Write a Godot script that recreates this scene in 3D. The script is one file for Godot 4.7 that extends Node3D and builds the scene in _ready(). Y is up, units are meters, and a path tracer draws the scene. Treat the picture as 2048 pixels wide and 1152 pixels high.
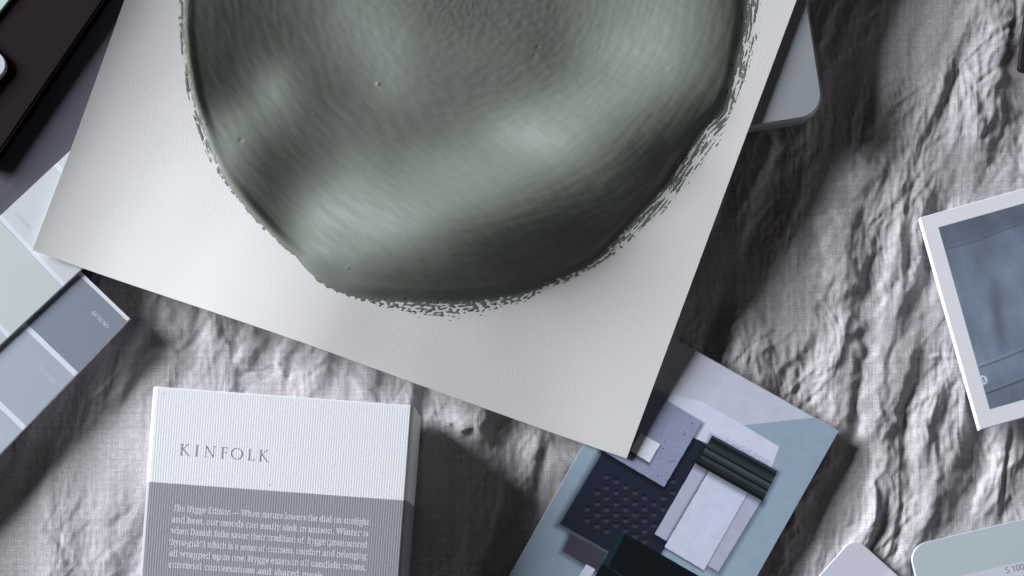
extends Node3D
# A styling table seen from straight above: a painted paper sheet, colour cards, prints and a box on wrinkled linen.
# Lengths are metres. The lens looks straight down; the frame is an off-centre crop (lens shift), so the point under the lens is NX, NY.

const D := 0.62            # height of the lens above the table
const F := 2641.2          # focal length in picture units of 1/2048 of the frame width
const NX := 1150.0
const NY := 1330.0
const LIGHT := Vector2(0.93, 0.35)   # the way the window light runs across the table

var rng := RandomNumberGenerator.new()
var used := {}

# ---------------------------------------------------------------- helpers
func P(px: float, py: float, h: float) -> Vector3:
	var k := (D - h) / F
	return Vector3((px - NX) * k, h, (py - NY) * k)

func lin(r: int, g: int, b: int) -> Color:
	return Color(r / 255.0, g / 255.0, b / 255.0)

func noise(seed_: int, octaves := 1, kind := FastNoiseLite.TYPE_SIMPLEX_SMOOTH) -> FastNoiseLite:
	var n := FastNoiseLite.new()
	n.noise_type = kind
	n.seed = seed_
	n.frequency = 1.0
	n.fractal_type = FastNoiseLite.FRACTAL_FBM if octaves > 1 else FastNoiseLite.FRACTAL_NONE
	n.fractal_octaves = octaves
	return n

func mat(c: Color, rough := 0.6, spec := 0.5) -> StandardMaterial3D:
	var m := StandardMaterial3D.new()
	m.albedo_color = c
	m.roughness = rough
	m.metallic_specular = spec
	return m

func numbered(called: String) -> String:
	if not used.has(called):
		used[called] = 0
		return called
	used[called] += 1
	return "%s_%03d" % [called, used[called]]

func thing(called: String, label: String, category: String, at: Vector3, turn := 0.0, group := "") -> Node3D:
	var o := Node3D.new()
	o.name = numbered(called)
	add_child(o)
	o.position = at
	o.rotation.y = turn
	o.set_meta("label", label)
	o.set_meta("category", category)
	if group:
		o.set_meta("group", group)
	return o

func part(called: String, mesh: Mesh, m: Material, parent: Node3D) -> MeshInstance3D:
	var o := MeshInstance3D.new()
	o.name = called
	o.mesh = mesh
	o.material_override = m
	parent.add_child(o, true)
	return o

func rounded_rect(x0: float, z0: float, x1: float, z1: float, r: float, steps := 6) -> PackedVector2Array:
	var out := PackedVector2Array()
	if r <= 0.0:
		return PackedVector2Array([Vector2(x0, z0), Vector2(x1, z0), Vector2(x1, z1), Vector2(x0, z1)])
	var cs := [Vector2(x0 + r, z0 + r), Vector2(x1 - r, z0 + r), Vector2(x1 - r, z1 - r), Vector2(x0 + r, z1 - r)]
	for k in 4:
		for i in steps + 1:
			var a := PI + (k + float(i) / steps) * PI / 2
			out.append(cs[k] + Vector2(cos(a), sin(a)) * r)
	return out

func inset(poly: PackedVector2Array, d: float) -> PackedVector2Array:
	var n := poly.size()
	var out := PackedVector2Array()
	for i in n:
		var e0 := (poly[i] - poly[(i + n - 1) % n]).normalized()
		var e1 := (poly[(i + 1) % n] - poly[i]).normalized()
		var n0 := Vector2(-e0.y, e0.x)
		var n1 := Vector2(-e1.y, e1.x)
		var m := (n0 + n1).normalized()
		out.append(poly[i] + m * d / maxf(m.dot(n0), 0.4))
	return out

# A flat body with the given outline: rings is a list of [height, inset].
func slab(poly: PackedVector2Array, rings: Array, uv_scale := 1.0, smooth := false) -> ArrayMesh:
	var st := SurfaceTool.new()
	st.begin(Mesh.PRIMITIVE_TRIANGLES)
	st.set_smooth_group(0 if smooth else -1)
	var loops := []
	for rg in rings:
		loops.append(inset(poly, rg[1]) if rg[1] > 0.0 else poly)
	var n := poly.size()
	var put := func(v: Vector2, y: float):
		st.set_uv(v * uv_scale)
		st.add_vertex(Vector3(v.x, y, v.y))
	for r in rings.size() - 1:
		var a: PackedVector2Array = loops[r]
		var b: PackedVector2Array = loops[r + 1]
		var ya: float = rings[r][0]
		var yb: float = rings[r + 1][0]
		for i in n:
			var j := (i + 1) % n
			put.call(a[i], ya); put.call(b[i], yb); put.call(b[j], yb)
			put.call(a[i], ya); put.call(b[j], yb); put.call(a[j], ya)
	var top: PackedVector2Array = loops[-1]
	var bot: PackedVector2Array = loops[0]
	st.set_smooth_group(-1)
	for i in range(1, n - 1):
		put.call(top[0], rings[-1][0]); put.call(top[i], rings[-1][0]); put.call(top[i + 1], rings[-1][0])
		put.call(bot[0], rings[0][0]); put.call(bot[i + 1], rings[0][0]); put.call(bot[i], rings[0][0])
	st.generate_normals()
	return st.commit()

# A flat printed area at height y with texture coordinates from 0 to 1.
func print_sheet(x0: float, z0: float, x1: float, z1: float, y: float) -> ArrayMesh:
	var st := SurfaceTool.new()
	st.begin(Mesh.PRIMITIVE_TRIANGLES)
	var c := [Vector2(0, 0), Vector2(1, 0), Vector2(1, 1), Vector2(0, 1)]
	for i in [0, 1, 2, 0, 2, 3]:
		st.set_normal(Vector3.UP)
		st.set_uv(c[i])
		st.add_vertex(Vector3(lerpf(x0, x1, c[i].x), y, lerpf(z0, z1, c[i].y)))
	return st.commit()

func flat_poly(pts: PackedVector2Array, y: float) -> ArrayMesh:
	var st := SurfaceTool.new()
	st.begin(Mesh.PRIMITIVE_TRIANGLES)
	for i in range(1, pts.size() - 1):
		for v in [pts[0], pts[i], pts[i + 1]]:
			st.set_normal(Vector3.UP)
			st.set_uv(v)
			st.add_vertex(Vector3(v.x, y, v.y))
	return st.commit()

func seamless(seed_: int, size: int, freq: float, octaves: int, as_height := true) -> ImageTexture:
	var n := noise(seed_, octaves)
	n.frequency = freq
	var im := n.get_seamless_image(size, size, false, false, 0.15, true)
	return ImageTexture.create_from_image(im)

func relief(m: StandardMaterial3D, tex: Texture2D, centimetres: float) -> void:
	m.heightmap_enabled = true
	m.heightmap_texture = tex
	m.heightmap_scale = centimetres

# ---------------------------------------------------------------- lettering
var fonts := {}
func glyphs(text: String, font_name: String, size_m: float, italic: bool) -> Array:
	var key := font_name
	if not fonts.has(key):
		var f := SystemFont.new()
		f.font_names = PackedStringArray([font_name])
		fonts[key] = f
	var tm := TextMesh.new()
	tm.font = fonts[key]
	tm.text = text
	tm.font_size = 64
	tm.pixel_size = 0.01
	tm.depth = 0.0
	tm.curve_step = 4.0
	tm.horizontal_alignment = HORIZONTAL_ALIGNMENT_LEFT
	tm.vertical_alignment = VERTICAL_ALIGNMENT_BOTTOM
	var tris := PackedVector2Array()
	if tm.get_surface_count() == 0:
		return [tris, 0.0]
	var a := tm.surface_get_arrays(0)
	var v: PackedVector3Array = a[Mesh.ARRAY_VERTEX]
	var idx: PackedInt32Array = a[Mesh.ARRAY_INDEX] if a[Mesh.ARRAY_INDEX] != null else PackedInt32Array(range(v.size()))
	var w := 0.0
	for i in idx:
		var p := v[i] * (size_m / 0.64)
		w = maxf(w, p.x)
		tris.append(Vector2(p.x + (p.y * 0.2 if italic else 0.0), p.y))
	return [tris, w]

func text_surface(st: SurfaceTool, tris: PackedVector2Array, at: Vector2, y: float, kx: float) -> void:
	for p in tris:
		st.set_normal(Vector3.UP)
		st.add_vertex(Vector3(at.x + p.x * kx, y, at.y - p.y))

# ---------------------------------------------------------------- printed pictures
func fill_poly(im: Image, pts: Array, c: Color) -> void:
	var lo := 1e9
	var hi := -1e9
	for p in pts:
		lo = minf(lo, p.y)
		hi = maxf(hi, p.y)
	for y in range(maxi(0, int(lo)), mini(im.get_height(), int(hi) + 1)):
		var xs := []
		for i in pts.size():
			var a: Vector2 = pts[i]
			var b: Vector2 = pts[(i + 1) % pts.size()]
			if (a.y <= y + 0.5) != (b.y <= y + 0.5):
				xs.append(a.x + (y + 0.5 - a.y) * (b.x - a.x) / (b.y - a.y))
		xs.sort()
		for k in range(0, xs.size() - 1, 2):
			var x0 := maxi(0, roundi(xs[k]))
			var x1 := mini(im.get_width(), roundi(xs[k + 1]))
			if x1 > x0:
				im.fill_rect(Rect2i(x0, y, x1 - x0, 1), c)

func inside_convex(p: Vector2, q: Array) -> float:
	var d := 1e9
	for i in q.size():
		var a: Vector2 = q[i]
		var b: Vector2 = q[(i + 1) % q.size()]
		var e := (b - a).normalized()
		d = minf(d, -(e.y) * (p.x - a.x) + e.x * (p.y - a.y))
	return d

func _ready() -> void:
	rng.seed = 71
	# ---- camera: straight down, shifted lens
	var cam := Camera3D.new()
	cam.name = "camera"
	add_child(cam)
	cam.position = Vector3(0, D, 0)
	cam.rotation = Vector3(-PI / 2, 0, 0)
	cam.projection = Camera3D.PROJECTION_FRUSTUM
	cam.near = 0.05
	cam.far = 20.0
	cam.size = cam.near * 1152.0 / F
	cam.frustum_offset = Vector2(cam.near * (1024.0 - NX) / F, cam.near * (NY - 576.0) / F)
	var att := CameraAttributesPhysical.new()
	att.frustum_focal_length = 50.0
	att.exposure_aperture = 2.4
	att.frustum_focus_distance = D - 0.014
	cam.attributes = att
	cam.current = true
	# ---- surroundings: a dim room
	var we := WorldEnvironment.new()
	we.name = "surroundings"
	var env := Environment.new()
	env.background_mode = Environment.BG_COLOR
	env.background_color = Color(0.165, 0.156, 0.148)
	env.tonemap_mode = Environment.TONE_MAPPER_LINEAR
	env.tonemap_exposure = 1.0
	env.sdfgi_enabled = true
	env.ssao_enabled = true
	env.ssil_enabled = true
	we.environment = env
	add_child(we)
	# ---- the window: low, cool, from the upper left
	var win := AreaLight3D.new()
	win.name = "window_light"
	add_child(win)
	var centre := Vector3(-0.03, 0.0, -0.18)
	var el := deg_to_rad(16.5)
	win.position = centre + Vector3(-LIGHT.x * cos(el), sin(el), -LIGHT.y * cos(el)) * 4.0
	win.look_at(centre, Vector3.UP)
	win.area_size = Vector2(2.1, 1.15)
	win.light_color = Color(0.95, 0.968, 1.0)
	win.light_energy = 48.0
	win.shadow_enabled = true
	# the far side of the room: a much weaker, broad light from the right, which keeps the box's shaded side pale
	var room := AreaLight3D.new()
	room.name = "room_light"
	add_child(room)
	room.position = centre + Vector3(0.93 * cos(0.24), sin(0.24), 0.36 * cos(0.24)) * 2.2
	room.look_at(centre, Vector3.UP)
	room.area_size = Vector2(1.6, 0.9)
	room.light_color = Color(0.97, 0.975, 1.0)
	room.light_energy = 0.52
	room.shadow_enabled = true

	build_linen()
	build_folder_and_notebook()
	build_strips()
	build_device()
	build_postcard()
	build_photo_card()
	build_colour_cards()
	build_box()
	build_sheet()

# ---------------------------------------------------------------- the linen cloth
var gx: PackedFloat32Array
var gz: PackedFloat32Array
var gh: PackedFloat32Array
var nx := 0
var nz := 0

func axis(lo: float, fine_lo: float, fine_hi: float, hi: float, step: float) -> PackedFloat32Array:
	var out := PackedFloat32Array()
	var left := []
	var x := fine_lo
	var s := step
	while x > lo:
		s *= 1.25
		x -= s
		left.append(x)
	left.reverse()
	for v in left:
		out.append(v)
	var n := int((fine_hi - fine_lo) / step)
	for i in n + 1:
		out.append(fine_lo + (fine_hi - fine_lo) * i / n)
	x = fine_hi
	s = step
	while x < hi:
		s *= 1.25
		x += s
		out.append(x)
	return out

# A fold: a crest through pts (picture units), with its own run-out to either side in mm.
func fold(pts: Array, amp: float, wl: float, wr: float, wob: FastNoiseLite, sharp := 1.6) -> void:
	var k := D / F
	var w := PackedVector2Array()
	var lo := Vector2(1e9, 1e9)
	var hi := -lo
	for p in pts:
		var q := Vector2((p[0] - NX) * k, (p[1] - NY) * k)
		w.append(q)
		lo = lo.min(q)
		hi = hi.max(q)
	var reach := maxf(wl, wr) * 0.001 + 0.004
	lo -= Vector2(reach, reach)
	hi += Vector2(reach, reach)
	var total := 0.0
	for i in w.size() - 1:
		total += w[i].distance_to(w[i + 1])
	var i0 := gx.bsearch(lo.x)
	var i1 := mini(gx.bsearch(hi.x), nx - 1)
	var j0 := gz.bsearch(lo.y)
	var j1 := mini(gz.bsearch(hi.y), nz - 1)
	for j in range(j0, j1 + 1):
		for i in range(i0, i1 + 1):
			var p := Vector2(gx[i], gz[j])
			p += Vector2(wob.get_noise_2d(p.x * 70, p.y * 70), wob.get_noise_2d(p.x * 70 + 40, p.y * 70)) * 0.0035
			var best := 1e9
			var side := 0.0
			var along := 0.0
			var run := 0.0
			for s in w.size() - 1:
				var a := w[s]
				var e := w[s + 1] - a
				var len := e.length()
				var t := clampf((p - a).dot(e) / (len * len), 0, 1)
				var c := a + e * t
				var d := p.distance_squared_to(c)
				if d < best:
					best = d
					side = e.x * (p.y - a.y) - e.y * (p.x - a.x)
					along = run + t * len
				run += len
			best = sqrt(best) * 1000.0
			var width := wl if side > 0 else wr
			if best < width:
				var u := along / total
				var taper := smoothstep(0.0, 0.25, u) * smoothstep(1.0, 0.75, u)
				var f := 1.0 - best / width
				gh[j * nx + i] += amp * pow(f, sharp) * (3.0 - 2.0 * f) / 1.0 * taper * 0.62

func press(poly: PackedVector2Array, level: float) -> void:
	var lo := Vector2(1e9, 1e9)
	var hi := -lo
	for p in poly:
		lo = lo.min(p)
		hi = hi.max(p)
	var i0 := gx.bsearch(lo.x - 0.012)
	var i1 := mini(gx.bsearch(hi.x + 0.012), nx - 1)
	var j0 := gz.bsearch(lo.y - 0.012)
	var j1 := mini(gz.bsearch(hi.y + 0.012), nz - 1)
	var n := poly.size()
	for j in range(j0, j1 + 1):
		for i in range(i0, i1 + 1):
			var p := Vector2(gx[i], gz[j])
			var ins := 1e9
			for s in n:
				var a := poly[s]
				var e := (poly[(s + 1) % n] - a).normalized()
				ins = minf(ins, e.x * (p.y - a.y) - e.y * (p.x - a.x))
			var h := gh[j * nx + i]
			h = lerpf(h, level * 1000.0, smoothstep(0.004, 0.02, ins))
			gh[j * nx + i] = minf(h, level * 1000.0 + maxf(0.0, -ins) * 700.0)

func quad_of(a: Vector3, ex: Vector2, w: float, l: float) -> PackedVector2Array:
	var o := Vector2(a.x, a.z)
	var ey := Vector2(-ex.y, ex.x)
	return PackedVector2Array([o, o + ex * w, o + ex * w + ey * l, o + ey * l])

var footprints := []

func build_linen() -> void:
	gx = axis(-0.85, -0.295, 0.235, 0.85, 0.00062)
	gz = axis(-0.85, -0.335, -0.025, 0.55, 0.00062)
	nx = gx.size()
	nz = gz.size()
	gh.resize(nx * nz)
	var big := noise(3, 2)
	var warp := noise(11, 2)
	var n1 := noise(21)
	var n2 := noise(22)
	var n3 := noise(23)
	var n4 := noise(24, 3)
	var n5 := noise(26)
	var fine := noise(25, 2)
	var amt := noise(31)
	var ca := cos(0.33)
	var sa := sin(0.33)
	for j in nz:
		var z := gz[j] * 1000.0
		for i in nx:
			var x := gx[i] * 1000.0
			var wx := x + 5.0 * warp.get_noise_2d(x / 60.0, z / 90.0)
			var wz := z + 5.0 * warp.get_noise_2d(x / 60.0 + 31.0, z / 60.0)
			var u := wx * ca + wz * sa          # across the folds
			var v := -wx * sa + wz * ca         # along them
			var live := clampf(0.72 + 1.1 * amt.get_noise_2d(u / 38.0, v / 75.0), 0.22, 1.4)
			live *= lerpf(0.70, 1.25, smoothstep(-60.0, 100.0, x))
			# folds lean over: they rise slowly and fall off more steeply
			var a := n1.get_noise_2d(u / 27.0, v / 140.0)
			a = n1.get_noise_2d((u - 7.0 * a) / 27.0, v / 140.0)
			var ub := u * 0.985 - v * 0.17
			var vb := v * 0.985 + u * 0.17
			var b := n2.get_noise_2d(ub / 13.0, vb / 62.0)
			b = n2.get_noise_2d((ub - 3.6 * b) / 13.0, vb / 62.0)
			var uc := u * 0.92 + v * 0.39
			var vc := v * 0.92 - u * 0.39
			var c := n3.get_noise_2d(uc / 7.5, vc / 30.0)
			c = n3.get_noise_2d((uc - 2.0 * c) / 7.5, vc / 30.0)
			var e := n5.get_noise_2d((u * 0.95 - v * 0.31) / 5.0, (v * 0.95 + u * 0.31) / 17.0)
			e = sqrt(e * e + 0.006)
			var h := 2.0 * big.get_noise_2d(u / 66.0, v / 200.0)
			h += live * (1.55 * a + 0.60 * b + 0.25 * c - 0.36 * e + 0.16 * n4.get_noise_2d(u / 7.0, v / 12.0))
			h += 0.02 * fine.get_noise_2d(x / 1.8, z / 1.8)
			gh[j * nx + i] = h - 0.6
	var wob := noise(41, 2)
	for f in [
		[[[2016, -60], [2008, 40], [1985, 130], [1975, 230], [1930, 330]], 2.8, 26, 9],
		[[[1890, 120], [1905, 190], [1950, 240], [1945, 330], [1890, 420]], 1.8, 16, 9],
		[[[1745, 300], [1735, 345], [1700, 400]], 1.6, 9, 8],
		[[[1668, 395], [1692, 470], [1692, 550], [1640, 605]], 3.4, 15, 12],
		[[[1835, 380], [1800, 470], [1780, 560], [1775, 690]], 1.8, 5, 10],
		[[[1700, 600], [1694, 700], [1686, 800], [1660, 900]], 3.6, 16, 9],
		[[[1775, 640], [1762, 720], [1745, 820], [1730, 920]], 2.2, 7, 6],
		[[[1830, 640], [1800, 760], [1775, 860], [1790, 960], [1770, 1060]], 2.8, 12, 8],
		[[[1905, 720], [1860, 800], [1850, 870], [1860, 960], [1830, 1080]], 2.6, 13, 8],
		[[[1925, 860], [1912, 930], [1880, 1000], [1870, 1090]], 2.4, 10, 9],
		[[[2010, 870], [1985, 960], [1950, 1040]], 2.6, 5, 12],
		[[[1848, 719], [1880, 712], [1920, 702]], 0.8, 2.5, 2.5],
		[[[935, 720], [950, 790], [962, 860], [950, 890]], 3.2, 20, 9],
		[[[1085, 850], [1070, 920], [1060, 990]], 2.0, 9, 10],
		[[[1130, 880], [1110, 960], [1095, 1060]], 1.6, 8, 10],
		[[[424, 590], [426, 640], [432, 700]], 1.5, 8, 7],
		[[[520, 620], [508, 680], [488, 750]], 1.6, 7, 6],
		[[[588, 650], [580, 700], [556, 760]], 1.4, 6, 5],
		[[[440, 752], [560, 742], [700, 742]], -0.7, 3, 3],
		[[[745, 700], [735, 760], [728, 810]], 1.4, 8, 5],
		[[[80, 1035], [120, 1085], [165, 1150]], -0.8, 4, 4],
		[[[250, 960], [215, 1060], [205, 1160]], 1.2, 12, 6],
		[[[330, 590], [340, 660], [330, 720]], 1.2, 9, 6],
		[[[1600, 960], [1575, 1040], [1550, 1130]], 1.8, 8, 8],
		[[[1480, 600], [1510, 680], [1470, 760]], 1.5, 12, 9],
		[[[2060, 560], [1990, 640], [1960, 740]], 1.5, 8, 8],
	]:
		fold(f[0], f[1], f[2], f[3], wob)
	# things lie on the crests and press them flat
	press(quad_of(P(305, 772, 0.027), Vector2(cos(0.073), sin(0.073)), 0.118, 0.165), 0.0020)
	press(PackedVector2Array([v2(P(-160, -60, 0.002)), v2(P(300, 10, 0.002)), v2(P(222, 505, 0.002)), v2(P(-160, 445, 0.002))]), 0.0020)
	press(PackedVector2Array([v2(P(1270, -230, 0.003)), v2(P(1560, -275, 0.003)), v2(P(1640, 225, 0.003)), v2(P(1350, 270, 0.003))]), 0.0020)
	press(PackedVector2Array([v2(P(1301, 650, 0.004)), v2(P(1678, 860, 0.004)), v2(P(1379, 1392, 0.004)), v2(P(1002, 1180, 0.004))]), 0.0040)
	press(PackedVector2Array([v2(P(1840, 435, 0.003)), v2(P(2180, 345, 0.003)), v2(P(2308, 767, 0.003)), v2(P(1968, 857, 0.003))]), 0.0028)
	press(PackedVector2Array([v2(P(1710, 1076, 0.002)), v2(P(1900, 1246, 0.002)), v2(P(1720, 1440, 0.002)), v2(P(1530, 1270, 0.002))]), 0.0020)
	press(PackedVector2Array([v2(P(1818, 1092, 0.003)), v2(P(2200, 1002, 0.003)), v2(P(2290, 1390, 0.003)), v2(P(1908, 1480, 0.003))]), 0.0028)
	press(PackedVector2Array([v2(P(2058, 20, 0.003)), v2(P(2300, 50, 0.003)), v2(P(2280, 180, 0.003)), v2(P(2038, 140, 0.003))]), 0.0028)

	var vs := PackedVector3Array()
	var ns := PackedVector3Array()
	var uv := PackedVector2Array()
	vs.resize(nx * nz)
	ns.resize(nx * nz)
	uv.resize(nx * nz)
	for j in nz:
		var ju := maxi(j - 1, 0)
		var jd := mini(j + 1, nz - 1)
		for i in nx:
			var at := j * nx + i
			var il := maxi(i - 1, 0)
			var ir := mini(i + 1, nx - 1)
			vs[at] = Vector3(gx[i], gh[at] * 0.001, gz[j])
			var sx := (gh[j * nx + ir] - gh[j * nx + il]) * 0.001 / (gx[ir] - gx[il])
			var sz := (gh[jd * nx + i] - gh[ju * nx + i]) * 0.001 / (gz[jd] - gz[ju])
			ns[at] = Vector3(-sx, 1, -sz).normalized()
			uv[at] = Vector2(gx[i], gz[j]) / 0.1
	var idx := PackedInt32Array()
	idx.resize((nx - 1) * (nz - 1) * 6)
	var q := 0
	for j in nz - 1:
		for i in nx - 1:
			var a := j * nx + i
			idx[q] = a; idx[q + 1] = a + 1; idx[q + 2] = a + nx + 1
			idx[q + 3] = a; idx[q + 4] = a + nx + 1; idx[q + 5] = a + nx
			q += 6
	var arr := []
	arr.resize(Mesh.ARRAY_MAX)
	arr[Mesh.ARRAY_VERTEX] = vs
	arr[Mesh.ARRAY_NORMAL] = ns
	arr[Mesh.ARRAY_TEX_UV] = uv
	arr[Mesh.ARRAY_INDEX] = idx
	var mesh := ArrayMesh.new()
	mesh.add_surface_from_arrays(Mesh.PRIMITIVE_TRIANGLES, arr)
	var m := mat(Color.WHITE, 0.95, 0.1)
	var tex := weave()
	m.albedo_texture = tex[0]
	relief(m, tex[1], 0.010)
	var o := MeshInstance3D.new()
	o.name = "linen_cloth"
	o.mesh = mesh
	o.material_override = m
	o.set_meta("label", "crumpled warm grey linen cloth spread under all the cards and papers")
	o.set_meta("category", "cloth")
	o.set_meta("kind", "structure")
	add_child(o)

func v2(p: Vector3) -> Vector2:
	return Vector2(p.x, p.z)

# Plain weave, 136 threads to the 10 cm, of uneven yarn: [colour, height]
func weave() -> Array:
	var size := 1024
	var threads := 136
	var wa := PackedFloat32Array()      # thickness and tone of each warp and weft thread
	var wb := PackedFloat32Array()
	for i in threads:
		wa.append(rng.randf())
		wb.append(rng.randf())
	var slub := noise(51, 1)
	var col := PackedByteArray()
	var hgt := PackedByteArray()
	col.resize(size * size * 3)
	hgt.resize(size * size)
	for y in size:
		var fy := float(y) / size * threads
		for x in size:
			var fx := float(x) / size * threads
			var ix := int(fx)
			var iy := int(fy)
			var over := (ix + iy) % 2 == 0
			var dx := absf(fx - ix - 0.5) * 2.0
			var dy := absf(fy - iy - 0.5) * 2.0
			var t := 0.0
			var r := 0.0
			if over:
				t = 1.0 - dx * dx * 0.8 - dy * dy * 0.35
				r = wa[ix]
			else:
				t = 1.0 - dy * dy * 0.8 - dx * dx * 0.35
				r = wb[iy]
			var yarn := 0.5 + 0.5 * (slub.get_noise_2d(ix * 7.3, fy * 0.16) if over else slub.get_noise_2d(fx * 0.16, iy * 9.1 + 300.0))
			var h := clampf(t * (0.62 + 0.38 * r) * (0.7 + 0.5 * yarn), 0, 1)
			hgt[y * size + x] = int(h * 255)
			var tone := 0.83 + 0.10 * r + 0.14 * (yarn - 0.5)
			var at := (y * size + x) * 3
			col[at] = int(clampf(215.0 * tone, 0, 255))
			col[at + 1] = int(clampf(210.0 * tone, 0, 255))
			col[at + 2] = int(clampf(212.0 * tone, 0, 255))
	var ci := Image.create_from_data(size, size, false, Image.FORMAT_RGB8, col)
	var hi := Image.create_from_data(size, size, false, Image.FORMAT_L8, hgt)
	return [ImageTexture.create_from_image(ci), ImageTexture.create_from_image(hi)]

# ---------------------------------------------------------------- folder, notebook and the cards on it
func turn_of(ex: Vector2) -> float:
	return -atan2(ex.y, ex.x)

func build_folder_and_notebook() -> void:
	var grain := seamless(61, 512, 0.05, 4)
	var ex := Vector2(0.987, 0.160).normalized()
	var f := thing("folder", "flat dusky grey folder lying under the dark notebook and the pale colour strip", "folder", P(-420, -115, 0.002), turn_of(ex))
	var fm := mat(lin(82, 79, 91), 0.65, 0.3)
	fm.uv1_scale = Vector3(12, 12, 12)
	relief(fm, grain, 0.004)
	part("cover", slab(rounded_rect(0, 0, 0.168, 0.142, 0.002), [[0.0045, 0], [0.0053, 0], [0.0056, 0.0003]]), fm, f)
	part("pages", slab(rounded_rect(0.001, 0.001, 0.166, 0.140, 0.001), [[0.0, 0], [0.00448, 0]]), mat(lin(170, 168, 165), 0.9), f)
	# the notebook: its long edge runs from the top of the frame down to the left
	var ey := Vector2(-0.565, 0.825)
	ex = Vector2(ey.y, -ey.x)
	var hb := 0.0077
	var h := hb + 0.0042
	var corner := P(-28, 341, h)                         # lower right corner
	var w := 0.13
	var l := 0.21
	var at := Vector2(corner.x, corner.z) - ex * w - ey * l
	var n := thing("notebook", "dark plum brown softcover notebook with rounded black edge on the grey folder", "notebook", Vector3(at.x, hb, at.y), turn_of(ex))
	var nm := mat(lin(38, 29, 33), 0.7, 0.15)
	nm.uv1_scale = Vector3(14, 14, 14)
	relief(nm, grain, 0.003)
	part("cover", slab(rounded_rect(0, 0, w, l, 0.004), [[0.0034, 0.0], [0.0038, 0.0], [0.0041, 0.0002], [0.0042, 0.0006]], 1.0, true), nm, n)
	part("pages", slab(rounded_rect(0.0006, 0.0012, w - 0.0012, l - 0.0012, 0.003), [[0.0007, 0], [0.00335, 0]]), mat(lin(84, 84, 88), 0.85), n)
	part("back_cover", slab(rounded_rect(0, 0, w + 0.0008, l, 0.004), [[0.0, 0.0], [0.0006, 0.0]]), nm, n)
	# two colour cards on the notebook
	ex = Vector2(0.74, 0.67).normalized()
	var c1 := P(11, 128, h + 0.002)
	rounded_card("lavender white card with rounded corner lying on the dark notebook", c1, ex, Vector2(0.05, 0.05), lin(200, 200, 212), h, 0.0022)
	ex = Vector2(0.62, -0.78).normalized()
	var o := P(1, 20, h + 0.0014)
	var eyb := Vector2(-ex.y, ex.x)
	var q := Vector2(o.x, o.z) - ex * 0.02 - eyb * 0.06
	var cc := thing("colour_card", "pale mint colour card lying square on the dark notebook", "card", Vector3(q.x, h, q.y), turn_of(ex), "loose colour cards")
	part("card", slab(rounded_rect(0, 0, 0.05, 0.06, 0), [[0.0001, 0], [0.0012, 0], [0.0013, 0.0001]]), mat(lin(190, 214, 205), 0.5), cc)

# A square card whose rounded corner points along +x of the picture, tip near `tip`.
func rounded_card(label: String, tip: Vector3, ex: Vector2, size: Vector2, c: Color, base: float, thick: float) -> Node3D:
	var ey := Vector2(-ex.y, ex.x)
	var r := 0.0062
	# tip of the rounded corner lies r*(sqrt2-1) inside the square corner
	var mid := (ex - ey).normalized()
	var corner := Vector2(tip.x, tip.z) + mid * r * 0.414
	var at := corner - ex * size.x
	var t := thing("colour_card", label, "card", Vector3(at.x, base, at.y), turn_of(ex), "loose colour cards")
	part("card", slab(rounded_rect(0, 0, size.x, size.y, r, 8), [[0.0001, 0], [thick - 0.0002, 0], [thick, 0.0002]]), mat(c, 0.5), t)
	return t

# ---------------------------------------------------------------- the two colour strips
func strip_text(text: String, at: Vector2, y: float, cap: float, c: Color, parent: Node3D) -> void:
	var g := glyphs(text, "Droid Sans", cap * 1.4, false)
	var st := SurfaceTool.new()
	st.begin(Mesh.PRIMITIVE_TRIANGLES)
	text_surface(st, g[0], at, y, 0.92)
	part("lettering", st.commit(), mat(c, 0.55), parent)

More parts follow.
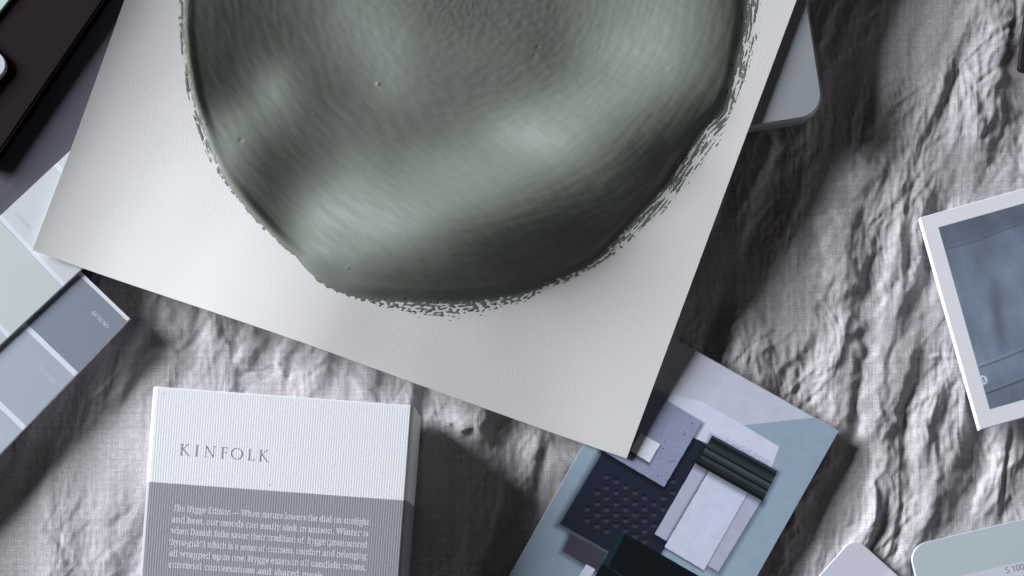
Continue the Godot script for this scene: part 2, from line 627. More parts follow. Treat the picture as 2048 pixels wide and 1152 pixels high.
func build_strips() -> void:
	var white := mat(lin(222, 224, 234), 0.5)
	# the grey strip: local x runs along its short end (read upside down), local z along its length
	var hb := 0.0077
	var a := P(160, 541, hb + 0.0011)
	var b := P(260, 637, hb + 0.0011)
	var ex := Vector2(b.x - a.x, b.z - a.z).normalized()      # along the short end, down to the right
	var w := 0.0500
	# local frame: x = -ex (text reads from the tip towards the upper left), origin at the tip
	var t := thing("colour_strip", "grey colour strip of stepped grey blue chips sticking out from under the pale strip", "paint card", Vector3(b.x, hb, b.z), turn_of(-ex))
	part("card", slab(rounded_rect(0, -0.22, w, 0, 0), [[0.0, 0], [0.0010, 0], [0.0011, 0.0001]]), white, t)
	var tones := [lin(126, 134, 147), lin(166, 174, 185), lin(173, 183, 192), lin(182, 192, 198)]
	var y := 0.00118
	var z := -0.0019
	for k in 4:
		var ln := 0.0328 if k == 0 else 0.0318
		part("chip", flat_poly(PackedVector2Array([Vector2(0.0001, z - ln), Vector2(w - 0.0001, z - ln), Vector2(w - 0.0001, z), Vector2(0.0001, z)]), y), mat(tones[k], 0.5), t)
		strip_text(["ON.00.69", "ON.00.76", "ON", "ON"][k], Vector2(0.0043, z - 0.0063), y + 0.00002, 0.0019, lin(206, 212, 224), t)
		z -= ln + 0.0027
	# the pale strip lies over it
	hb = 0.00885
	a = P(160, 541, hb + 0.0011)
	b = P(0, 690, hb + 0.0011)
	var ez := Vector2(b.x - a.x, b.z - a.z).normalized()
	ex = Vector2(-ez.y, ez.x)                                # towards the upper left
	w = 0.0437
	var p := thing("colour_strip", "pale mint and off white colour strip lying under the corner of the painted sheet", "paint card", Vector3(a.x, hb, a.z), turn_of(ex))
	part("card", slab(rounded_rect(0, -0.20, w, 0.045, 0), [[0.0, 0], [0.0010, 0], [0.0011, 0.0001]]), white, p)
	tones = [lin(204, 207, 210), lin(204, 207, 210), lin(195, 203, 202), lin(186, 195, 196)]
	var cuts := [[0.0262, 0.0440], [-0.0090, 0.0238], [-0.0437, -0.0114], [-0.079, -0.0461]]
	for k in 4:
		part("chip", flat_poly(PackedVector2Array([Vector2(0.0001, cuts[k][0]), Vector2(w - 0.0001, cuts[k][0]), Vector2(w - 0.0001, cuts[k][1]), Vector2(0.0001, cuts[k][1])]), y), mat(tones[k], 0.5), p)
	strip_text("ON.00.87", Vector2(0.0294, -0.0020), y + 0.00002, 0.0019, lin(186, 194, 204), p)

# ---------------------------------------------------------------- the silver device under the sheet
func build_device() -> void:
	var ex := Vector2(0.988, -0.154).normalized()
	var ey := Vector2(-ex.y, ex.x)
	var h := 0.0162
	# lower right corner of the lid, if it were not rounded
	var c := P(1652, 231, h)
	var w := 0.066
	var l := 0.115
	var at := Vector2(c.x, c.z) - ex * w - ey * l
	var t := thing("silver_device", "thin silver device with rounded corners showing from under the painted sheet", "device", Vector3(at.x, 0.002, at.y), turn_of(ex))
	var am := mat(lin(172, 176, 182), 0.45, 0.5)
	am.metallic = 0.25
	var b := 0.0142
	part("lid", slab(rounded_rect(0, 0, w, l, 0.0115, 12), [[b - 0.0052, 0.0007], [b - 0.0049, 0.0002], [b - 0.0012, 0.0], [b - 0.0004, 0.0003], [b, 0.0011]], 1.0, true), am, t)
	part("base", slab(rounded_rect(0.0006, 0.0006, w - 0.0006, l - 0.0006, 0.011, 12), [[0.001, 0.006], [0.0018, 0.0028], [0.0042, 0.0008], [0.0078, 0.0], [b - 0.0060, 0.0], [b - 0.0058, 0.0004]], 1.0, true), am, t)
	part("seam", slab(rounded_rect(0.003, 0.003, w - 0.003, l - 0.003, 0.009, 12), [[b - 0.0062, 0], [b - 0.0050, 0]]), mat(lin(24, 24, 26), 0.7), t)
	for p in [[0.015, 0.015], [w - 0.015, 0.015], [w - 0.015, l - 0.015], [0.015, l - 0.015]]:
		part("foot", slab(rounded_rect(p[0] - 0.006, p[1] - 0.006, p[0] + 0.006, p[1] + 0.006, 0.0055), [[0.0, 0], [0.0011, 0]]), mat(lin(30, 30, 32), 0.8), t)

# ---------------------------------------------------------------- the postcard
const PC_EX := Vector2(0.8715, 0.4904)

func build_postcard() -> void:
	var h := 0.0047
	var at := P(1301, 650, h)
	var s := (D - h) / F
	var w := 432.0 * s
	var l := 609.0 * s
	var t := thing("postcard", "blue grey postcard printed with a still life of stone and tile samples", "postcard", Vector3(at.x, 0.004, at.z), turn_of(PC_EX))
	part("card", slab(rounded_rect(0, 0, w, l, 0), [[0.0, 0], [0.00065, 0], [0.0007, 0.00005]]), mat(lin(214, 218, 228), 0.5), t)
	var m := mat(Color.WHITE, 0.42, 0.5)
	m.albedo_texture = ImageTexture.create_from_image(sample_board_print())
	part("print", print_sheet(0.0002, 0.0002, w - 0.0002, l - 0.0002, 0.00072), m, t)

# The printed still life, drawn in the card's own frame (432 x 609 units, drawn at 2 texels each).
func sample_board_print() -> Image:
	var im := Image.create(864, 1218, false, Image.FORMAT_RGB8)
	var g := func(a: Array) -> Array:
		var out := []
		for p in a:
			out.append(Vector2(p[0], p[1]) * 2.0)
		return out
	im.fill(lin(148, 166, 182))
	var wall = g.call([[0.0, 0.0], [375.7, 0.9], [260.2, 83.1], [165.7, 82.3], [102.6, 102.9], [-0.3, 103.4]])
	fill_poly(im, wall, lin(194, 196, 209))
	speckle(im, wall, 1300, lin(136, 138, 164), lin(216, 217, 232), 3.0)
	var tile = g.call([[42.9, 153.7], [247.9, 153.1], [242.1, 436.3], [36.6, 436.1]])
	soft(im, tile, 26.0, 0.45, Vector2(-6, 8))
	fill_poly(im, tile, lin(33, 38, 54))
	for d in [[69.5, 382.2], [80.7, 402.1], [70.6, 343.8], [81.5, 363.2], [92.3, 382.4], [103.5, 402.3], [71.2, 307.1], [81.7, 325.9], [92.3, 344.6], [103.2, 364.1], [114.0, 383.3], [124.6, 402.1], [92.5, 305.2], [103.7, 325.1], [114.9, 345.0], [125.5, 363.8], [136.0, 382.6], [114.7, 305.9], [125.9, 325.7], [136.8, 345.2], [147.6, 364.4], [157.6, 382.1], [136.8, 306.5], [147.7, 325.7], [158.8, 345.6], [169.2, 363.9], [179.7, 382.7], [158.4, 306.0], [169.6, 325.9], [180.8, 345.8], [191.3, 364.5], [201.3, 382.2], [181.2, 307.7], [191.7, 326.5], [202.3, 345.3], [192.1, 288.5], [202.7, 307.2], [191.9, 249.3], [203.1, 269.2]]:
		dimple(im, Vector2(d[0], d[1]) * 2.0, 13.5)
	var brown = g.call([[63.7, 441.5], [148.3, 440.9], [150.0, 484.7], [68.3, 480.2]])
	soft(im, brown, 20.0, 0.35, Vector2(-4, 8))
	fill_poly(im, brown, lin(70, 66, 80))
	fill_poly(im, g.call([[101.7, 101.1], [165.7, 82.3], [260.2, 83.1], [344.0, 85.3], [353.0, 139.9], [225.8, 148.4], [188.4, 153.3], [108.6, 133.9]]), lin(208, 210, 228))
	for k in 260:
		var q := Vector2(rng.randf_range(244.1, 344.3), rng.randf_range(118.7, 132.7))* 2.0
		im.fill_rect(Rect2i(int(q.x), int(q.y), 5, 3), lin(176, 180, 202))
	var stone = g.call([[37.8, 114.1], [185.3, 117.2], [182.4, 269.1], [35.0, 266.0]])
	soft(im, stone, 16.0, 0.5, Vector2(4, 8))
	fill_poly(im, stone, lin(142, 148, 174))
	speckle(im, stone, 700, lin(116, 122, 150), lin(170, 175, 198), 5.0)
	for d in [[167.1, 129.7], [116.9, 146.5], [141.9, 172.6], [138.2, 188.5], [141.9, 201.3], [125.6, 178.3], [167.4, 217.9], [171.2, 204.3], [109.3, 147.3], [105.2, 164.5], [172.1, 214.1], [165.2, 154.9], [124.2, 222.7], [74.3, 264.6], [159.3, 254.6], [163.6, 186.8]]:
		im.fill_rect(Rect2i(int(d[0] * 2), int(d[1] * 2), 2 + rng.randi() % 6, 2 + rng.randi() % 4), lin(44, 46, 62))
	var square = g.call([[88.5, 198.1], [133.3, 198.1], [133.1, 240.6], [88.7, 239.2]])
	soft(im, square, 12.0, 0.4, Vector2(0, 8))
	fill_poly(im, square, lin(222, 224, 234))
	var block = g.call([[149.8, 388.5], [356.3, 390.5], [358.7, 578.4], [149.0, 593.1]])
	fill_poly(im, block, lin(10, 17, 22))
	fill_poly(im, g.call([[149.8, 388.5], [160.1, 388.4], [163.3, 463.5], [149.9, 464.1]]), lin(22, 46, 54))
	fill_poly(im, g.call([[149.9, 464.1], [163.3, 463.5], [248.4, 463.8], [246.9, 471.5]]), lin(18, 40, 48))
	var card_a = g.call([[213.8, 196.4], [366.0, 195.7], [360.8, 363.8], [212.0, 360.4]])
	soft(im, card_a, 22.0, 0.30, Vector2(8, 6))
	fill_poly(im, card_a, lin(176, 177, 198))
	var chip = g.call([[245.2, 197.1], [334.7, 197.2], [334.0, 375.4], [242.1, 373.2]])
	soft(im, chip, 12.0, 0.45, Vector2(-3, 2))
	fill_poly(im, chip, lin(203, 208, 228))
	speckle(im, chip, 600, lin(140, 146, 178), lin(220, 224, 238), 3.0)
	var bar = g.call([[216.0, 130.9], [365.4, 129.4], [368.7, 196.4], [216.5, 197.2]])
	soft(im, bar, 24.0, 0.42, Vector2(2, 8))
	fill_poly(im, g.call([[216.0, 130.9], [365.4, 129.4], [365.7, 134.8], [216.0, 136.2]]), lin(44, 58, 68))
	fill_poly(im, g.call([[216.0, 136.2], [365.7, 134.8], [366.0, 140.1], [216.0, 141.5]]), lin(20, 25, 30))
	fill_poly(im, g.call([[216.0, 141.5], [366.0, 140.1], [366.2, 145.5], [216.1, 146.8]]), lin(34, 40, 44))
	fill_poly(im, g.call([[216.1, 146.8], [366.2, 145.5], [366.7, 154.9], [216.2, 156.1]]), lin(48, 56, 60))
	fill_poly(im, g.call([[216.2, 156.1], [366.7, 154.9], [366.9, 158.9], [216.2, 160.1]]), lin(18, 22, 26))
	fill_poly(im, g.call([[216.2, 160.1], [366.9, 158.9], [367.2, 165.6], [216.3, 166.7]]), lin(66, 78, 78))
	fill_poly(im, g.call([[216.3, 166.7], [367.2, 165.6], [367.5, 171.0], [216.3, 172.0]]), lin(46, 55, 58))
	fill_poly(im, g.call([[216.3, 172.0], [367.5, 171.0], [367.7, 175.0], [216.3, 176.0]]), lin(16, 20, 24))
	fill_poly(im, g.call([[216.3, 176.0], [367.7, 175.0], [368.0, 181.7], [216.4, 182.6]]), lin(54, 64, 70))
	fill_poly(im, g.call([[216.4, 182.6], [368.0, 181.7], [368.4, 189.7], [216.5, 190.5]]), lin(34, 40, 46))
	fill_poly(im, g.call([[216.5, 190.5], [368.4, 189.7], [368.7, 196.4], [216.5, 197.2]]), lin(14, 17, 22))
	fill_poly(im, g.call([[122.5, 480.7], [143.1, 480.6], [138.1, 553.4], [117.5, 553.5]]), lin(212, 213, 232))
	# print grain
	var fine := noise(77)
	var cloud := noise(78, 3)
	for y in im.get_height():
		for x in im.get_width():
			var c := im.get_pixel(x, y)
			var k := 1.08 + 0.035 * fine.get_noise_2d(x * 0.45, y * 0.45) + 0.03 * cloud.get_noise_2d(x * 0.012, y * 0.012)
			im.set_pixel(x, y, Color(c.r * k, c.g * k, c.b * k))
	return im

# one pressed hollow of the printed tile
func dimple(im: Image, c: Vector2, r: float) -> void:
	for y in range(int(c.y - r) - 1, int(c.y + r) + 2):
		for x in range(int(c.x - r) - 1, int(c.x + r) + 2):
			if x < 0 or y < 0 or x >= im.get_width() or y >= im.get_height():
				continue
			var d := Vector2(x, y) - c
			var k := smoothstep(r, r - 3.0, d.length())
			if k > 0.0:
				var lit := smoothstep(-0.75, 0.25, (d.x * 0.45 + d.y * 0.9) / r)
				im.set_pixel(x, y, im.get_pixel(x, y).lerp(lin(14, 16, 22).lerp(lin(64, 65, 78), lit), k * 0.9))

func soft(im: Image, quad: Array, reach: float, strength: float, shift: Vector2) -> void:
	# a shadow that is part of the printed photograph
	var lo := Vector2(1e9, 1e9)
	var hi := -lo
	for p in quad:
		lo = lo.min(p + shift)
		hi = hi.max(p + shift)
	for y in range(maxi(0, int(lo.y - reach)), mini(im.get_height(), int(hi.y + reach))):
		for x in range(maxi(0, int(lo.x - reach)), mini(im.get_width(), int(hi.x + reach))):
			var d := inside_convex(Vector2(x, y) - shift, quad)
			if d > -reach:
				var k := 1.0 - strength * smoothstep(-reach, reach * 0.4, d)
				var c := im.get_pixel(x, y)
				im.set_pixel(x, y, Color(c.r * k, c.g * k, c.b * k))

func speckle(im: Image, quad: Array, count: int, dark: Color, light: Color, size: float) -> void:
	var lo := Vector2(1e9, 1e9)
	var hi := -lo
	for p in quad:
		lo = lo.min(p)
		hi = hi.max(p)
	var made := 0
	var tries := 0
	while made < count and tries < count * 6:
		tries += 1
		var p := Vector2(rng.randf_range(lo.x, hi.x), rng.randf_range(lo.y, hi.y))
		if inside_convex(p, quad) < 3.0 or p.x < 4 or p.y < 4 or p.x > im.get_width() - 8 or p.y > im.get_height() - 8:
			continue
		made += 1
		var c := im.get_pixel(int(p.x), int(p.y)).lerp(dark if rng.randf() < 0.6 else light, rng.randf_range(0.15, 0.7))
		var r := rng.randf_range(0.5, 1.0) * size
		im.fill_rect(Rect2i(int(p.x), int(p.y), maxi(1, int(r * rng.randf_range(0.8, 1.6))), maxi(1, int(r))), c)

# ---------------------------------------------------------------- the bordered photograph
func build_photo_card() -> void:
	var h := 0.0060
	var at := P(1840, 435, h)
	var s := (D - h) / F
	var ex := Vector2(0.9625, -0.2713).normalized()
	var t := thing("photo_card", "white bordered photo print of blue grey linen shirt with a button", "photo print", Vector3(at.x, 0.0028, at.z), turn_of(ex))
	var w := 360.0 * s
	var l := 441.0 * s
	part("card", slab(rounded_rect(0, 0, w, l, 0.0), [[0.0, 0], [0.0030, 0], [0.0032, 0.0002]]), mat(lin(246, 245, 250), 0.45), t)
	var m := mat(Color.WHITE, 0.4, 0.5)
	m.albedo_texture = ImageTexture.create_from_image(shirt_print())
	part("picture", print_sheet(30.0 * s, 29.0 * s, w - 30.0 * s, l - 34.0 * s, 0.00322), m, t)

func shirt_print() -> Image:
	# 300 x 378 units, 2 texels each
	var W := 600
	var H := 756
	var im := Image.create(W, H, false, Image.FORMAT_RGB8)
	var n := noise(81, 3)
	var soft_n := noise(82, 2)
	for y in H:
		for x in W:
			var u := x / 2.0
			var v := y / 2.0
			# cloth tones of the photographed shirt: darker yoke at the top, folds, weave lines
			var k := 1.0
			var yoke := 44.0 - u * 0.02 + 3.0 * sin(u * 0.03)
			k *= lerpf(0.88, 1.0, smoothstep(yoke - 8.0, yoke + 2.0, v))
			k *= 1.0 - 0.16 * exp(-pow((v - yoke - 1.0) / 2.0, 2.0))
			k *= 1.0 + 0.10 * soft_n.get_noise_2d(u / 80.0, v / 120.0) + 0.02 * soft_n.get_noise_2d(u / 16.0 + 9.0, v / 28.0)
			k *= 1.0 - 0.22 * exp(-pow((u - 66.0 + (v - 200.0) * 0.12) / 13.0, 2.0)) * exp(-pow((v - 200.0) / 62.0, 2.0))
			k *= 1.0 + 0.10 * smoothstep(60.0, 140.0, v) * (1.0 - smoothstep(280.0, 370.0, v))
			# placket seams
			for s in [[292.0, 0.25], [346.0, 0.32]]:
				var sv: float = s[0] - u * 0.10 + 1.0 * sin(u * 0.03)
				k *= 1.0 - s[1] * exp(-pow((v - sv) / 1.5, 2.0))
				k *= 1.0 + 0.06 * exp(-pow((v - sv + 5.0) / 2.5, 2.0))
			k *= 1.0 + 0.09 * n.get_noise_2d(u * 0.10, v * 1.1) + 0.04 * n.get_noise_2d(u * 1.3, v * 0.2)
			# the button and its holes
			var bd := Vector2(u - 2.0, v - 318.0).length()
			var c := Color(0.475 * k, 0.522 * k, 0.590 * k)
			if bd < 10.0:
				var ring := 0.86 + 0.06 * smoothstep(6.5, 7.5, bd) - 0.22 * smoothstep(9.0, 10.0, bd)
				for hp in [Vector2(-0.5, 315.4), Vector2(4.5, 315.4), Vector2(-0.5, 320.6), Vector2(4.5, 320.6)]:
					if Vector2(u, v).distance_to(hp) < 1.5:
						ring = 0.22
				c = Color(ring * 0.94, ring * 0.98, ring * 1.05)
			im.set_pixel(x, y, c)
	return im

# ---------------------------------------------------------------- colour cards by the lower right
func build_colour_cards() -> void:
	# lavender card: its rounded corner points up
	var h := 0.002
	var th := 0.0012
	var ex := Vector2(0.744, 0.668).normalized()
	var ey := Vector2(-ex.y, ex.x)
	var c := P(1709, 1073, h + th)
	var t := thing("colour_card", "lavender grey rounded card lying near the edge of the postcard", "card", Vector3(c.x, h, c.z), turn_of(ex), "loose colour cards")
	var m := mat(lin(220, 220, 232), 0.5)
	part("card", slab(rounded_rect(0, 0, 0.058, 0.06, 0.0062, 10), [[0.0, 0], [th - 0.0002, 0], [th, 0.0002]]), m, t)
	part("label_band", flat_poly(PackedVector2Array([Vector2(0.0225, 0.0002), Vector2(0.0575, 0.0002), Vector2(0.0575, 0.0595), Vector2(0.0225, 0.0595)]), th + 0.00008), mat(lin(230, 230, 240), 0.5), t)
	# grey green card with a code on its white band
	h = 0.0028
	th = 0.0016
	ex = Vector2(0.9733, -0.2296).normalized()
	c = P(1817, 1092, h + th)
	t = thing("colour_card", "grey green rounded card with a code printed on its white band", "card", Vector3(c.x, h, c.z), turn_of(ex), "loose colour cards")
	part("card", slab(rounded_rect(0, 0, 0.095, 0.085, 0.0085, 10), [[0.0, 0], [th - 0.0002, 0], [th, 0.0002]]), mat(lin(200, 213, 218), 0.5), t)
	var y := th + 0.00008
	var z0 := 0.01925
	part("label_band", flat_poly(PackedVector2Array([Vector2(0.0002, z0), Vector2(0.0948, z0), Vector2(0.0948, z0 + 0.0066), Vector2(0.0002, z0 + 0.0066)]), y), mat(lin(226, 228, 238), 0.5), t)
	strip_text("S 100", Vector2(0.0412, z0 + 0.0047), y + 0.00002, 0.0029, lin(118, 122, 138), t)
	# a dark notebook that only just enters at the right
	h = 0.0028
	ex = Vector2(0.99, 0.12).normalized()
	var ey2 := Vector2(-ex.y, ex.x)
	c = P(2037, 139, h + 0.003)
	var at := Vector2(c.x, c.z) - ey2 * 0.09
	t = thing("notebook", "thin dark brown notebook lying on the linen away from the folder", "notebook", Vector3(at.x, h, at.y), turn_of(ex))
	var dark := mat(lin(46, 38, 40), 0.6, 0.3)
	part("cover", slab(rounded_rect(0, 0, 0.07, 0.09, 0.002), [[0.0022, 0], [0.0028, 0], [0.003, 0.0003]]), dark, t)
	part("pages", slab(rounded_rect(0.001, 0.001, 0.069, 0.089, 0.001), [[0.0007, 0], [0.00215, 0]]), mat(lin(60, 56, 54), 0.9), t)
	part("back_cover", slab(rounded_rect(0, 0, 0.07, 0.09, 0.002), [[0.0, 0], [0.00065, 0]]), dark, t)

# ---------------------------------------------------------------- the box
func build_box() -> void:
	var top := 0.027
	var base := 0.002
	var at := P(305, 772, top)
	var ex := Vector2(cos(0.073), sin(0.073))
	var t := thing("box", "white and grey ribbed cloth covered box with a printed paragraph on its lid", "box", Vector3(at.x, base, at.z), turn_of(ex))
	var w := 0.1180
	var l := 0.165
	var hh := top - base
	var cut := 0.0430
	# ribbed book cloth: ribs run along the box
	var ribs := rib_texture()
	var white := mat(lin(250, 250, 253), 0.6, 0.4)
	white.albedo_texture = ribs[0]
	relief(white, ribs[1], 0.005)
	var grey := mat(lin(160, 161, 167), 0.62, 0.4)
	grey.albedo_texture = ribs[0]
	relief(grey, ribs[1], 0.007)
	part("white_wrap", box_wrap(w, hh, 0.0, cut, 0.0022, true, false), white, t)
	part("grey_wrap", box_wrap(w, hh, cut, l, 0.0022, false, true), grey, t)
	# title
	var ink := mat(lin(98, 102, 124), 0.6)
	part("title", title_mesh(Vector2(0.0146, 0.0300), 0.0399, 0.0049, hh + 0.00003), ink, t)
	for f in [[0.0555, 0.0406, 0.0004], [0.0052, 0.0030, 0.0003]]:
		part("fleck", flat_poly(PackedVector2Array([Vector2(f[0], f[1]), Vector2(f[0] + f[2], f[1] - f[2] * 0.7), Vector2(f[0] + f[2] * 1.1, f[1] + f[2]), Vector2(f[0] + f[2] * 0.2, f[1] + f[2] * 1.3)]), hh + 0.00003), mat(lin(60, 62, 74), 0.8), t)
	# paragraph, one part per line; words spaced to fill the line
	var pale := mat(lin(246, 247, 252), 0.6)
	var lines := [
		["_The _Hygge _Edition — When nature lowers the dial on sunlight", 0.0],
		["and heat, our moods can easily sink in unison. Winter is", 0.0],
		["when Danish folks savor their tradition of _hygge (pronounced", 0.0],
		["_“hyoo-guh”), which is a sense of coziness, comfort and belonging", -0.0012],
		["all wrapped up in one. Hygge exists in all candlelit rooms,", 0.0],
		["convivial conversations and shared meals", 0.0],
	]
	var x0 := 0.0130
	var width := 0.0885
	for k in lines.size():
		var st := SurfaceTool.new()
		st.begin(Mesh.PRIMITIVE_TRIANGLES)
		var words: PackedStringArray = lines[k][0].split(" ")
		var made := []
		var total := 0.0
		for wd in words:
			var it := wd.begins_with("_")
			var g := glyphs(wd.trim_prefix("_"), "Droid Serif", 0.0038, it)
			made.append(g)
			total += g[1]
		var hang: float = lines[k][1]
		var kx := 0.90
		var gap := (width - hang - total * kx) / (words.size() - 1)
		if k == lines.size() - 1:
			gap = 0.0013
		elif gap < 0.0009:
			gap = 0.0009
			kx = (width - hang - gap * (words.size() - 1)) / total
		var x := x0 + hang
		for g in made:
			text_surface(st, g[0], Vector2(x, 0.0562 + k * 0.00508), hh + 0.00003, kx)
			x += g[1] * kx + gap
		part("text_line", st.commit(), pale, t)

func rib_texture() -> Array:
	var W := 1024
	var H := 512
	# u spans 128 ribs of 1.25 mm, v spans 80 mm
	var col := PackedByteArray()
	var hgt := PackedByteArray()
	col.resize(W * H * 3)
	hgt.resize(W * H)
	var n := noise(91, 2)
	var thin := noise(92)
	for y in H:
		for x in W:
			var u := float(x) / W * 140.0 + 0.08 * n.get_noise_2d(x * 0.02, y * 0.03)
			var ph := fposmod(u, 1.0)
			var wid := 0.75 + 0.35 * thin.get_noise_2d(int(u) * 5.7, y * 0.035)
			var h := pow(sin(ph * PI), 1.0 / wid) * (0.82 + 0.25 * thin.get_noise_2d(int(u) * 3.1 + 50.0, y * 0.09))
			h += 0.10 * n.get_noise_2d(x * 0.5, y * 0.5)
			hgt[y * W + x] = int(clampf(h, 0, 1) * 255)
			var t := 249.0 + 8.0 * n.get_noise_2d(x * 0.35 + 90.0, y * 0.08)
			var at := (y * W + x) * 3
			for c in 3:
				col[at + c] = int(clampf(t, 0, 255))
	return [ImageTexture.create_from_image(Image.create_from_data(W, H, false, Image.FORMAT_RGB8, col)), ImageTexture.create_from_image(Image.create_from_data(W, H, false, Image.FORMAT_L8, hgt))]

# Part of the box from z0 to z1: left side, rounded edges, lid, right side, and the end where it has one.
func box_wrap(w: float, h: float, z0: float, z1: float, r: float, front: bool, back: bool) -> ArrayMesh:
	var prof := [[Vector2(0, 0), 0.0, Vector2(-1, 0)], [Vector2(0, h - r), h - r, Vector2(-1, 0)]]
	var run := h - r
	for i in range(1, 7):
		var a := PI - i / 6.0 * PI / 2
		run += r * PI / 12
		prof.append([Vector2(r + cos(a) * r, h - r + sin(a) * r), run, Vector2(cos(a), sin(a))])
	run += w - 2 * r
	for i in range(0, 7):
		var a := PI / 2 - i / 6.0 * PI / 2
		if i > 0:
			run += r * PI / 12
		prof.append([Vector2(w - r + cos(a) * r, h - r + sin(a) * r), run, Vector2(cos(a), sin(a))])
	run += h - r
	prof.append([Vector2(w, 0), run, Vector2(1, 0)])
	var zs := []
	# the ends are rounded a little: [z, inset]
	var e := 0.0009
	if front:
		zs.append_array([[z0, e], [z0 + e * 0.3, e * 0.3], [z0 + e, 0.0]])
	else:
		zs.append([z0, 0.0])
	if back:
		zs.append_array([[z1 - e, 0.0], [z1 - e * 0.3, e * 0.3], [z1, e]])
	else:
		zs.append([z1, 0.0])
	var st := SurfaceTool.new()
	st.begin(Mesh.PRIMITIVE_TRIANGLES)
	var put := func(i: int, k: int):
		var p: Vector2 = prof[i][0] - prof[i][2] * zs[k][1]
		var nn: Vector2 = prof[i][2]
		var tilt := 0.0
		if zs[k][1] > 0.0:
			tilt = -zs[k][1] / e * 0.9 if k < 3 and front else zs[k][1] / e * 0.9
		st.set_normal(Vector3(nn.x, nn.y, tilt).normalized())
		st.set_uv(Vector2(prof[i][1] / 0.16, zs[k][0] / 0.08))
		st.add_vertex(Vector3(p.x, maxf(p.y, 0.0), zs[k][0]))
	for i in prof.size() - 1:
		for k in zs.size() - 1:
			put.call(i, k); put.call(i + 1, k); put.call(i + 1, k + 1)
			put.call(i, k); put.call(i + 1, k + 1); put.call(i, k + 1)
	for cap in [0, 1]:
		var zz: Array = zs[0] if cap == 0 else zs[-1]
		if (cap == 0 and not front) or (cap == 1 and not back):
			continue
		for i in range(1, prof.size() - 1):
			var tri := [0, i, i + 1] if cap == 1 else [0, i + 1, i]
			for v in tri:
				var p: Vector2 = prof[v][0] - prof[v][2] * zz[1]
				st.set_normal(Vector3(0, 0, -1 if cap == 0 else 1))
				st.set_uv(Vector2(p.x / 0.16, p.y / 0.08))
				st.add_vertex(Vector3(p.x, maxf(p.y, 0.0), zz[0]))
	return st.commit()

# The title in spaced roman capitals: strokes in units of the cap height, y up.
func title_mesh(at: Vector2, width: float, cap: float, y: float) -> ArrayMesh:
	var thick := 0.085
	var thin := 0.045
	var K := [[[0.12, 0, 0.12, 1], thick], [[0.16, 0.50, 0.66, 1.0], thin], [[0.24, 0.56, 0.78, 0.0], thick], [[0.0, 0.0, 0.24, 0.0], thin], [[0.0, 1.0, 0.24, 1.0], thin], [[0.56, 1.0, 0.76, 1.0], thin], [[0.70, 0.0, 0.90, -0.03], thin]]
	var I := [[[0.12, 0, 0.12, 1], thick], [[0.0, 0.0, 0.24, 0.0], thin], [[0.0, 1.0, 0.24, 1.0], thin]]
	var N := [[[0.10, 0, 0.14, 1], thin], [[0.12, 1.0, 0.80, 0.0], thick], [[0.80, 0, 0.84, 1], thin], [[0.0, 0.0, 0.22, 0.0], thin], [[0.02, 1.0, 0.16, 1.0], thin], [[0.74, 1.0, 0.94, 1.0], thin]]
	var Fl := [[[0.12, 0, 0.12, 1], thick], [[0.0, 0.0, 0.26, 0.0], thin], [[0.0, 0.98, 0.55, 0.98], thin], [[0.12, 0.54, 0.46, 0.54], thin], [[0.55, 1.0, 0.56, 0.84], thin], [[0.46, 0.62, 0.47, 0.46], thin]]
	var L := [[[0.12, 0, 0.12, 1], thick], [[0.0, 0.0, 0.56, 0.0], thin], [[0.0, 1.0, 0.24, 1.0], thin], [[0.56, -0.01, 0.60, 0.18], thin]]
	var O := []
	for i in 28:
		var a0 := TAU * i / 28.0
		var a1 := TAU * (i + 1) / 28.0
		O.append([[0.52 + 0.50 * cos(a0), 0.5 + 0.50 * sin(a0), 0.52 + 0.50 * cos(a1), 0.5 + 0.50 * sin(a1)], lerpf(thin, thick, absf(cos((a0 + a1) / 2)))])
	# left ends measured on the box: 0 = left of the first letter, 1 = right of the last
	var starts := [0.0, 0.170, 0.275, 0.460, 0.574, 0.765, 0.890]
	var letters := [K, I, N, Fl, O, L, K]
	var st := SurfaceTool.new()
	st.begin(Mesh.PRIMITIVE_TRIANGLES)
	for k in 7:
		for s in letters[k]:
			var a := Vector2(s[0][0], s[0][1])
			var b := Vector2(s[0][2], s[0][3])
			var e := (b - a).normalized() * 0.01
			var nn: Vector2 = Vector2(-e.y, e.x).normalized() * (s[1] as float) * 0.5
			var q := [a - e - nn, a - e + nn, b + e + nn, b + e - nn]
			for i in [0, 1, 2, 0, 2, 3]:
				st.set_normal(Vector3.UP)
				st.add_vertex(Vector3(at.x + starts[k] * width + q[i].x * cap, y, at.y - q[i].y * cap))
	return st.commit()

# ---------------------------------------------------------------- the painted sheet
var sh_o: Vector2
var sh_ex: Vector2
var sh_ey: Vector2
const SW := 297.0
const SL := 420.0
var cockle: FastNoiseLite
var rin := PackedFloat32Array()
var rout := PackedFloat32Array()
const CX := 930.0
const CY := -60.0
const NT := 1440

func polar_table(pts: Array) -> PackedFloat32Array:
	# pts: [angle or x, y] pairs in picture units, any order; linear in angle, closed
	var l := []
	for p in pts:
		var v := Vector2(p[0] - CX, p[1] - CY)
		l.append([fposmod(v.angle(), TAU), v.length()])
	l.sort_custom(func(a, b): return a[0] < b[0])
	return table_of(l)

